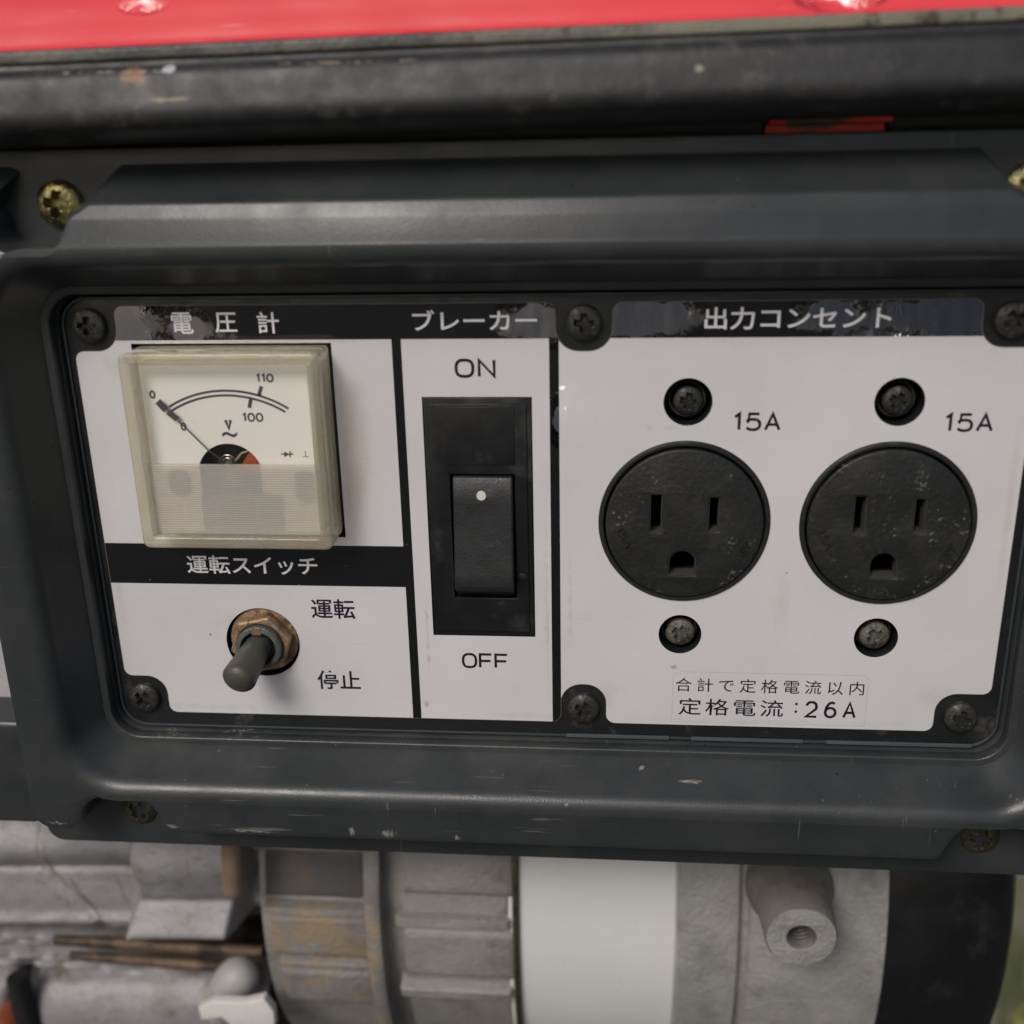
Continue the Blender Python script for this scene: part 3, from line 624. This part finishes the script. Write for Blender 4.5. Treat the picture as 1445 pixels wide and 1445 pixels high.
for s_, a, b, c, d_ in (('0', 218, 310, 264, 362), ('0', 412, 508, 456, 560), ('110', 876, 206, 994, 262), ('100', 792, 448, 930, 506), ('V', 682, 484, 740, 558), ('~', 670, 566, 768, 600), ('⊥', 1166, 686, 1208, 722)):
    x0, z1 = PD(a, b); x1, z0 = PD(c, d_)
    if s_ in ('0', '110', '100', 'V'):
        strokes('dial_numeral' if s_ != 'V' else 'dial_symbol', s_, x0, x1, z0, z1, dz + .01, .40 if s_ != 'V' else .62, .42, GREYINK, vm, 'dark grey mark reading ' + s_); continue
    text('dial_numeral' if s_ not in 'V~⊥' else 'dial_symbol', s_, x0, x1, z0, z1, dz + .01, GREYINK, vm, -.0 if s_ != '~' else .05, 1, label='dark grey mark reading ' + s_ if s_ != '⊥' else None)
a, b = PD(1036, 704), PD(1112, 704); tr_ = [PD(1056, 688), PD(1056, 722), PD(1088, 704)]
ink('dial_symbol', [ribbon([a, b], .22)]); ink('dial_symbol', [tr_], d=dz + .045); ink('dial_symbol', [ribbon([PD(1092, 686), PD(1092, 722)], .25)], d=dz + .045)
# needle floats above the card
def PN(x, y): return P(160 + x / 4.379, 480 + y / 4.379, dz + 1.0)
link('needle', slab([ribbon([PN(590, 685), PN(400, 498)], .26)], dz + .9, dz + 1.0), GREYINK, vm)
link('needle_tip', slab([ribbon([PN(395, 490), PN(338, 443)], 1.25), ], dz + .9, dz + 1.02), GREYINK, vm)
link('needle_tip', slab([ribbon([PN(326, 433), PN(274, 378)], 1.45), ], dz + .9, dz + 1.02), GREYINK, vm)
# movement in the round opening
link('coil', slab([[(-52.6, 14.4), (-50.4, 12.2), (-50.6, 9.5), (-56, 9.5)]], 3.6, 4.3), COIL, vm)
link('coil_rim', tube([(-56, 12.0, 4.2), (-54.5, 13.7, 4.4), (-52.8, 14.3, 4.4), (-51.0, 12.6, 4.4)], .25), simple('tan_coil_form', (.35, .25, .16), .5), vm)
link('hairspring', tube([(-57.4 + (.4 + .05 * i) * math.cos(i * .5), 11.6 + (.4 + .05 * i) * math.sin(i * .5), 4.6) for i in range(36)], .07, 6), HAIR, vm)
link('needle_boss', lathe([(.9, 2.9), (.9, 4.6), (.5, 5.2), (0, 5.2)], -57.4, 11.6, 24), HAIR, vm)
link('needle_arm', tube([(-57.4, 11.6, 5.0), PN(590, 685) + (dz + .95,)], .14, 8), GREYINK, vm)
# frosted lower half with the works dimly behind it
link('frosted_cover', slab([rect(vx0 + 2.55, vx1 - 2.55, vz0 + 2.55, 12.0)], 6.3, 6.9), FROST, vm)
link('movement', slab([rect(-63.5, -47, -2.6, 5.2, .5), ], dz + .05, dz + .9), MECH, vm); link('movement', slab([rect(-70, -66, 5.5, 10.3, 1)], dz + .05, dz + .9), MECH, vm)
link('movement', slab([rect(-43.5, -40, 4.0, 10.3, 1)], dz + .05, dz + .9), MECH, vm); link('movement', slab([rect(-58.5, -54.8, 6.5, 10.8, .6)], dz + .05, dz + .9), MECH, vm)
link('card_lower', slab([rect(vi_in[0], vi_in[1], vz0 + 2.6, -.02)], dz - .4, dz), DIALW, vm)

# ---- toggle switch
TX, TZ = -55.6, -30.6
tg = link('toggle_switch', lathe([(5.0, -2), (5.0, 3.9), (4.75, 4.2), (4.0, 4.3), (3.75, 3.9), (3.6, 1.0), (0, 1.0)], TX, TZ, 48), ZINC, root)
hexp = [(TX + 7.0 * math.cos(R(60 * i + 12)), TZ + 7.0 * math.sin(R(60 * i + 12)), .8) for i in range(6)]
link('hex_nut', slab([fillet(hexp), circ(TX, TZ, 5.05)], -.6, 2.6, .45), COPPER, tg)
link('washer', slab([circ(TX, TZ, 7.6), circ(TX, TZ, 5.05)], -1.4, -.65, .1), COPPER, tg)
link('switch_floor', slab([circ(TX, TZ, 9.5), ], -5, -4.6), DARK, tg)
link('keyway', slab([rect(TX - 1.0, TX + 1.0, TZ + 3.4, TZ + 4.9)], 3.6, 4.32), simple('rusty_key', (.16, .10, .05), .7), tg)
pth = []; rad = []
for i in range(15):
    t = i / 14; d_ = 1.5 + 10.0 * t; pth.append((TX - .2 - 1.9 * t, TZ + .4 - 3.5 * t, d_)); rad.append(2.75 + .95 * t)
tipr = rad[-1]; p0 = Vector(pth[-2]); p1 = Vector(pth[-1]); dv = (p1 - p0).normalized()
for k in range(1, 7):
    a_ = k / 6 * math.pi / 2; pth.append(tuple(p1 + dv * tipr * .6 * math.sin(a_))); rad.append(max(.02, tipr * math.cos(a_)))
link('lever', tube(pth, rad, 24), LEVER, tg)

# ---- rail and tank above
rp = smooth_poly([(89.0, 3), (89.3, 12), (88.6, 13.8), (87.2, 14.4), (85.6, 15.9), (82.3, 16.9), (79.2, 17.5), (77.0, 16.4), (75.2, 12.8), (74.6, 8), (75.2, 3.5), (82, 2)], 5)
ra = link('frame_rail', sweep_x(rp, -150, 165, .0135, 40, 0), RAIL, root, keep=True)
link('rail_lip', sweep_x(smooth_poly([(88.2, 13.8), (89.2, 14.6), (90.4, 13.8), (90.7, 8), (88.9, 6)], 3), -150, 165, .0135, 2, 0), LIP, ra, keep=True)
tp = smooth_poly([(70, -60), (78, 3), (88.6, 8.8), (91.6, 7.2), (95, 5.2), (101, 1.2), (110, -8), (117, -30), (121, -50), (122, -80), (100, -90)], 6)
link('fuel_tank', sweep_x(tp, -150, 165, .0135, 2, 0), RED, root, keep=True)
link('gap_backing', slab([rect(-130, 140, 60, 90)], -12, -10), CAPM, root)
gp = smooth_poly([(69.5, -8), (70, -2), (71.5, 0), (73.5, -.5), (75, -3), (75.2, -9)], 3)
link('heat_shield', sweep_x([(79, -10), (78.5, -3), (76.5, -1), (74.0, -.8), (70, -2), (69, -10)], -130, 47.0), CAPM, root)
link('heat_shield', sweep_x([(79, -10), (78.5, -3), (76.5, -1), (74.0, -.8), (70, -2), (69, -10)], 69.4, 140), CAPM, root)
am = N('red_bracket_paint'); cb = am.mix(am.spot(55.5, 75.6, 6.5, 2.6, 900, .1, .1), (.85, .06, .05), (.12, .09, .04)); am.fin(cb, .3)
tb = link('tank_bracket', sweep_x([(79.8, -8), (79.8, 3.0), (78.3, 4.8), (75.0, 4.8), (74.6, 4.4), (74.2, -1.0), (70, -1.2), (70, -8)], 47.6, 68.6), am.m, root, keep=True, label='red bracket under the tank seen through the gap')

# ---- engine and alternator below
ZC, DC, RA = -134, -115, 90       # axis of the alternator barrel (z, d) and radius
def barrel(name, prof, mat, lbl=None, n=120): return link(name, lathe([(r_, x_) for x_, r_ in prof], ZC, DC, n, 'x'), mat, root, label=lbl)
barrel('stator_band', [(-6, RA - 1.5), (-3.3, RA - 1.2), (-2.9, RA - .8), (18, RA - .6), (38.3, RA - .8), (39, RA - 1.4), (42, RA - 2)], BAND, 'smooth white painted band between the castings')
barrel('alternator_end', [(38.8, RA - 6), (38.9, RA + .6), (39.4, RA + 1.2), (54.4, RA + 1.4), (55, RA + .9), (55.4, RA - .8), (57.2, RA - .8), (57.8, RA + .6), (58.4, RA + 1), (92.4, RA + 1), (92.8, RA + .4), (92.9, RA - 6)], CAST2)
barrel('end_cover', [(92.7, RA - 8), (92.8, RA + .2), (94, RA + .8), (112, RA + .6), (120, RA - .4), (124.3, RA - 2.6), (126.6, RA - 6.5), (127.6, RA - 14), (127.7, 0.001)], CAPM)
BX_, BZ_ = P(1131, 1323, -9)
bs = lathe([(11.6, -30), (10.9, -25.4), (9.9, -23.4), (9.3, -21), (8.7, -9.6), (8.3, -9.0), (3.6, -9.0), (3.1, -9.8), (3.0, -24)], BX_, BZ_, 64)
bo = link('threaded_boss', bs, BOSSB, root); link('bore_floor', slab([circ(BX_, BZ_, 3.4)], -17.6, -17), DARK, bo)
link('boss_face', slab([circ(BX_, BZ_, 8.35), circ(BX_, BZ_, 3.65)], -9.1, -8.9, .08), CAST2, bo)
for i in range(5): link('thread', slab([circ(BX_, BZ_, 3.3, 32), circ(BX_, BZ_, 2.75, 32)], -11.6 - i * 1.25, -11.0 - i * 1.25, .2), ZINC, bo)
# crankcase castings with pockets and ribs
barrel('crankcase', [(-75, RA - 8), (-74.5, RA - 3), (-40.5, RA - 3), (-40.3, RA - 5), (-35.2, RA - 5), (-34.8, RA - 2.2), (-6.5, RA - 2.2), (-6.2, RA - 5), (-3.0, RA - 5)], CAST)
def arcstrip(x0, x1, z0, z1, h0, h1, r=1.0):
    """raised piece following the barrel surface between two heights"""
    rings = []; n_ = 14
    a0, a1 = math.asin((z0 - ZC) / RA), math.asin((z1 - ZC) / RA)
    vs = []; fs = []; prof = [(x0, h0), (x0 + r * .2, h1 - r * .5), (x0 + r, h1), (x1 - r, h1), (x1 - r * .2, h1 - r * .5), (x1, h0)]
    for i in range(n_ + 1):
        a_ = a0 + (a1 - a0) * i / n_; e = 0 if 0 < i < n_ else -(h1 - h0)
        ee = -r * .6 if i in (1, n_ - 1) else 0
        rings.append([(x_, ZC + (RA + h_ + (e if h_ > h0 else 0) + (ee if h_ >= h1 - .01 else 0)) * math.sin(a_), DC + (RA + h_ + (e if h_ > h0 else 0) + (ee if h_ >= h1 - .01 else 0)) * math.cos(a_)) for x_, h_ in prof])
    v_, f_ = loft(rings, False, False, cyc=False); return fix(mesh_of(v_, f_), 40, 0)
for z0, z1, x0, x1, h in ((-107.5, -104, -75, -41, 1.6), (-125.6, -123.0, -73, -41, 1.2), (-144.0, -141.6, -70, -41, .6)):
    link('casting_rib', arcstrip(x0, x1, z0, z1, -4, h), FINM, root)
link('casting_rib', arcstrip(-44.6, -40.2, -176, -101, -4, 1.9, .8), FINM, root)
link('casting_pocket', arcstrip(-73, -45.5, -123.2, -107.2, -5, -2.6, .8), POCK, root)
link('casting_pad', arcstrip(-72, -44, -141.8, -125.2, -4, -.6, 1.5), TAN, root); link('casting_pad', arcstrip(-70.5, -44, -160, -143.6, -4, .2, 1.5), FINM, root)
link('casting_pad', arcstrip(-34.6, -4.6, -120.0, -100, -4, -.3, 1.2), CAST, root)
link('casting_pad', arcstrip(-34.6, -4.8, -147.5, -128.2, -4, -.6, 1.2), CAST, root)
link('casting_rib', arcstrip(-36.5, -5.5, -128.2, -124.8, -4, .6, 1.0), CAST, root)
link('casting_rib', arcstrip(-36.5, -5.5, -152.5, -149.0, -4, 1.2, 1.0), CAST, root)
link('casting_rib', arcstrip(-4.7, -3.1, -178, -98, -6, 1.0, .3), OLIVE, root, label='dark grimy joint edge beside the white band')
# left side: oily covers, rods, tubes
def Pq(x, y, d): return P(x, y, d) + (d,)
def g1(v, c, w): return math.exp(-((v - c) / w) ** 2)
def st(v, a, b): t = max(0, min(1, (v - a) / (b - a))); return t * t * (3 - 2 * t)
def relief(px, py):
    r_ = 0
    q0 = st(px, 190, 215); up = 1 - st(py, 1292 - 12 * q0, 1304 + 24 * q0)
    h = 5 * g1(py, 1188, 26) + 2.5 * g1(py, 1262, 40) - 1.6 * g1(py, 1219, 5) + 2.2 * g1(py, 1290, 9)
    dg = (px - 60) - (py - 1215) * 1.15; h += -1.2 * g1(dg, 0, 7) * st(py, 1212, 1225)                      # slanting crease
    hb = 7 + 4 * g1(py, 1195, 34) + 5.5 * g1(py, 1284, 20) - 2 * g1(py, 1252, 9)
    k = st(px + 6 * math.sin(py * .05), 196, 210); h = h * (1 - k) + hb * k
    h -= 16 * st(px, 336, 352)
    yy = py - px * .052
    lo = 2.6 * math.sin((yy - 1292) * .42) + 1.3 * math.sin((yy - 1292) * .19 + 1) - 5 - 13 * st(px, 225, 300) * g1(py, 1345, 34)
    cy = 1432 + (px - 150) * .02; tb_ = 10.5 * math.sqrt(max(0, 1 - ((py - cy) / 52) ** 2)) - 6 if py > 1380 else -6
    m = st(py, 1376, 1388); lo = lo * (1 - m) + tb_ * m
    lo -= 10 * g1(px, 30, 14) * st(py, 1370, 1385)
    return h * up + lo * (1 - up)
nx_, ny_ = 190, 150; vs = []; fs = []
for j in range(ny_):
    for i in range(nx_):
        px, py = -90 + 470 * i / (nx_ - 1), 1100 + 380 * j / (ny_ - 1); x, z = P(px, py, -38); vs.append(T(x, z, -38 + relief(px, py)))
for j in range(ny_ - 1):
    for i in range(nx_ - 1): a_ = j * nx_ + i; fs.append((a_, a_ + nx_, a_ + nx_ + 1, a_ + 1))
aS = N('oily_cast_casing')
c_ = aS.mix(aS.ramp(aS.noise(35, 6, .6), .3, .75), (.19, .185, .19), (.33, .32, .325))
c_ = aS.mix(aS.mul(aS.ramp(aS.noise(110, 5, .6, sc=(1, 1, .12)), .60, .68), .55), c_, (.13, .10, .08))
c_ = aS.mix(aS.mul(aS.ramp(aS.noise(70, 6, .7, loc=(.7, .1, .3)), .56, .70), .65), c_, (.15, .11, .08)); c_ = aS.mix(aS.mul(aS.ramp(aS.noise(420, 5, .7, sc=(.5, 1, 1), loc=(.1, .8, .3)), .55, .68), .5), c_, (.09, .08, .07))
def spx(px, py, rx, rz, sc, th, so_, sc3=(1, 1, 1), rot=0):
    x, z = P(px, py, -36); return aS.spot(x, z, rx, rz, sc, th, so_, sc3, rot)
for px, py, rx, rz, th, cl, am_, ro_ in ((85, 1245, 1.2, 14, .25, (.10, .08, .06), .6, .72), (122, 1268, 1.3, 10, .3, (.09, .07, .06), .8, .55), (170, 1250, .8, 9, .3, (.14, .12, .10), .6, .35), (57, 1180, .8, 9, .3, (.16, .09, .06), .7, 0), (160, 1190, .6, 8, .3, (.16, .12, .1), .6, 0), (280, 1190, .8, 14, .3, (.22, .15, .11), .6, 0),
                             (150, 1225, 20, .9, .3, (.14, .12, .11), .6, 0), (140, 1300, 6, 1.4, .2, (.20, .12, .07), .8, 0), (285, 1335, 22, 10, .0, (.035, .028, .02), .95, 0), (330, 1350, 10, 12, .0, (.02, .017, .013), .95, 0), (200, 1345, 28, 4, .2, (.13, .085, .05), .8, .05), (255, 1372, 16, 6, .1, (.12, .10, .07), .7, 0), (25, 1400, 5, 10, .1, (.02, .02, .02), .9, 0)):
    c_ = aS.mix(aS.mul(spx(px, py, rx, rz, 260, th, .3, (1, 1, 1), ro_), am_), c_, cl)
aS.fin(c_, .5, .15, aS.bump(aS.noise(260, 5, .65), .7, .0010))
link('engine_casing', fix(mesh_of(vs, fs), 60, 0), aS.m, root, keep=True)
x0, z0 = P(328, 1190, -18); x1, z1 = P(330, 1255, -18)
link('rusty_pin', tube([(x0, z0 + 6, -18), (x1, z1 + 1, -18), (x1, z1 - .8, -18), (x1, z1 - 2.2, -18), (x1, z1 - 2.8, -18)], [2.6, 2.7, 2.5, 1.5, .1]), simple('stained_pin', (.30, .22, .16), .4, .4, var=.4, vs=200), root)
for (xa, ya, xb, yb, r_) in ((78, 1326, 370, 1342, 2.0), (100, 1348, 350, 1366, 1.7)):
    link('rusty_rod', tube([Pq(xa, ya, -36), Pq((xa + xb) / 2, (ya + yb) / 2, -35), Pq(xb, yb, -37)], [r_ * .7, r_, r_ * .8], 20), RUST, root)
link('engine_back', slab([rect(-200, -70, -230, -90)], -62, -58), DARK, root)
p = P(328, 1384, -26); 
link('insulator_cap', tube([Pq(312, 1412, -37), Pq(324, 1398, -35), Pq(337, 1378, -32), Pq(341, 1371, -31.3), Pq(344, 1367, -31), Pq(346, 1364, -30.9)], [7.0, 6.9, 6.1, 4.9, 3.2, .5], 28), simple('grey_white_plastic', (.36, .35, .34), .5, var=.2, vs=90, dirt=(.12, .09, .07), dth=.58), root)
bx = [P(*q_, -20) for q_ in ((280, 1424), (300, 1414), (345, 1416), (372, 1410), (386, 1428), (388, 1450), (330, 1452), (312, 1436), (284, 1440))]
link('white_clip', slab([bx], -23, -20, .4), simple('white_plastic', (.62, .61, .57), .5), root)
link('black_post', tube([Pq(24, 1378, -33), Pq(46, 1470, -33)], [3.0, 4.2], 20), DARK, root); 
p = P(-3, 1456, -26); link('orange_cap', lathe([(4.6, -36), (4.6, -28), (3.8, -26.6), (0, -26)], p[0], p[1] - 2, 32), ORNG, root)
# left edge: neighbour cover and pale shroud
link('side_cover', slab([fillet([(-150, -52, 2), (-113.0, -52, 3), (-113.0, -79.8, 4), (-150, -79.8, 2)])], -20, 1.5, 1.5), BEZ, root, keep=True)
link('side_shroud', slab([rect(-160, -108.5, -60, 20)], -14, -10), PALE, root)
# body that carries the panel and tank, behind everything
link('base_pan', slab([rect(-150, 125, -316, -240)], -260, -10, 3), CAPM, root)
link('rear_body', slab([rect(-150, 130, -90, 88)], -230, -20, 3), CAPM, root)
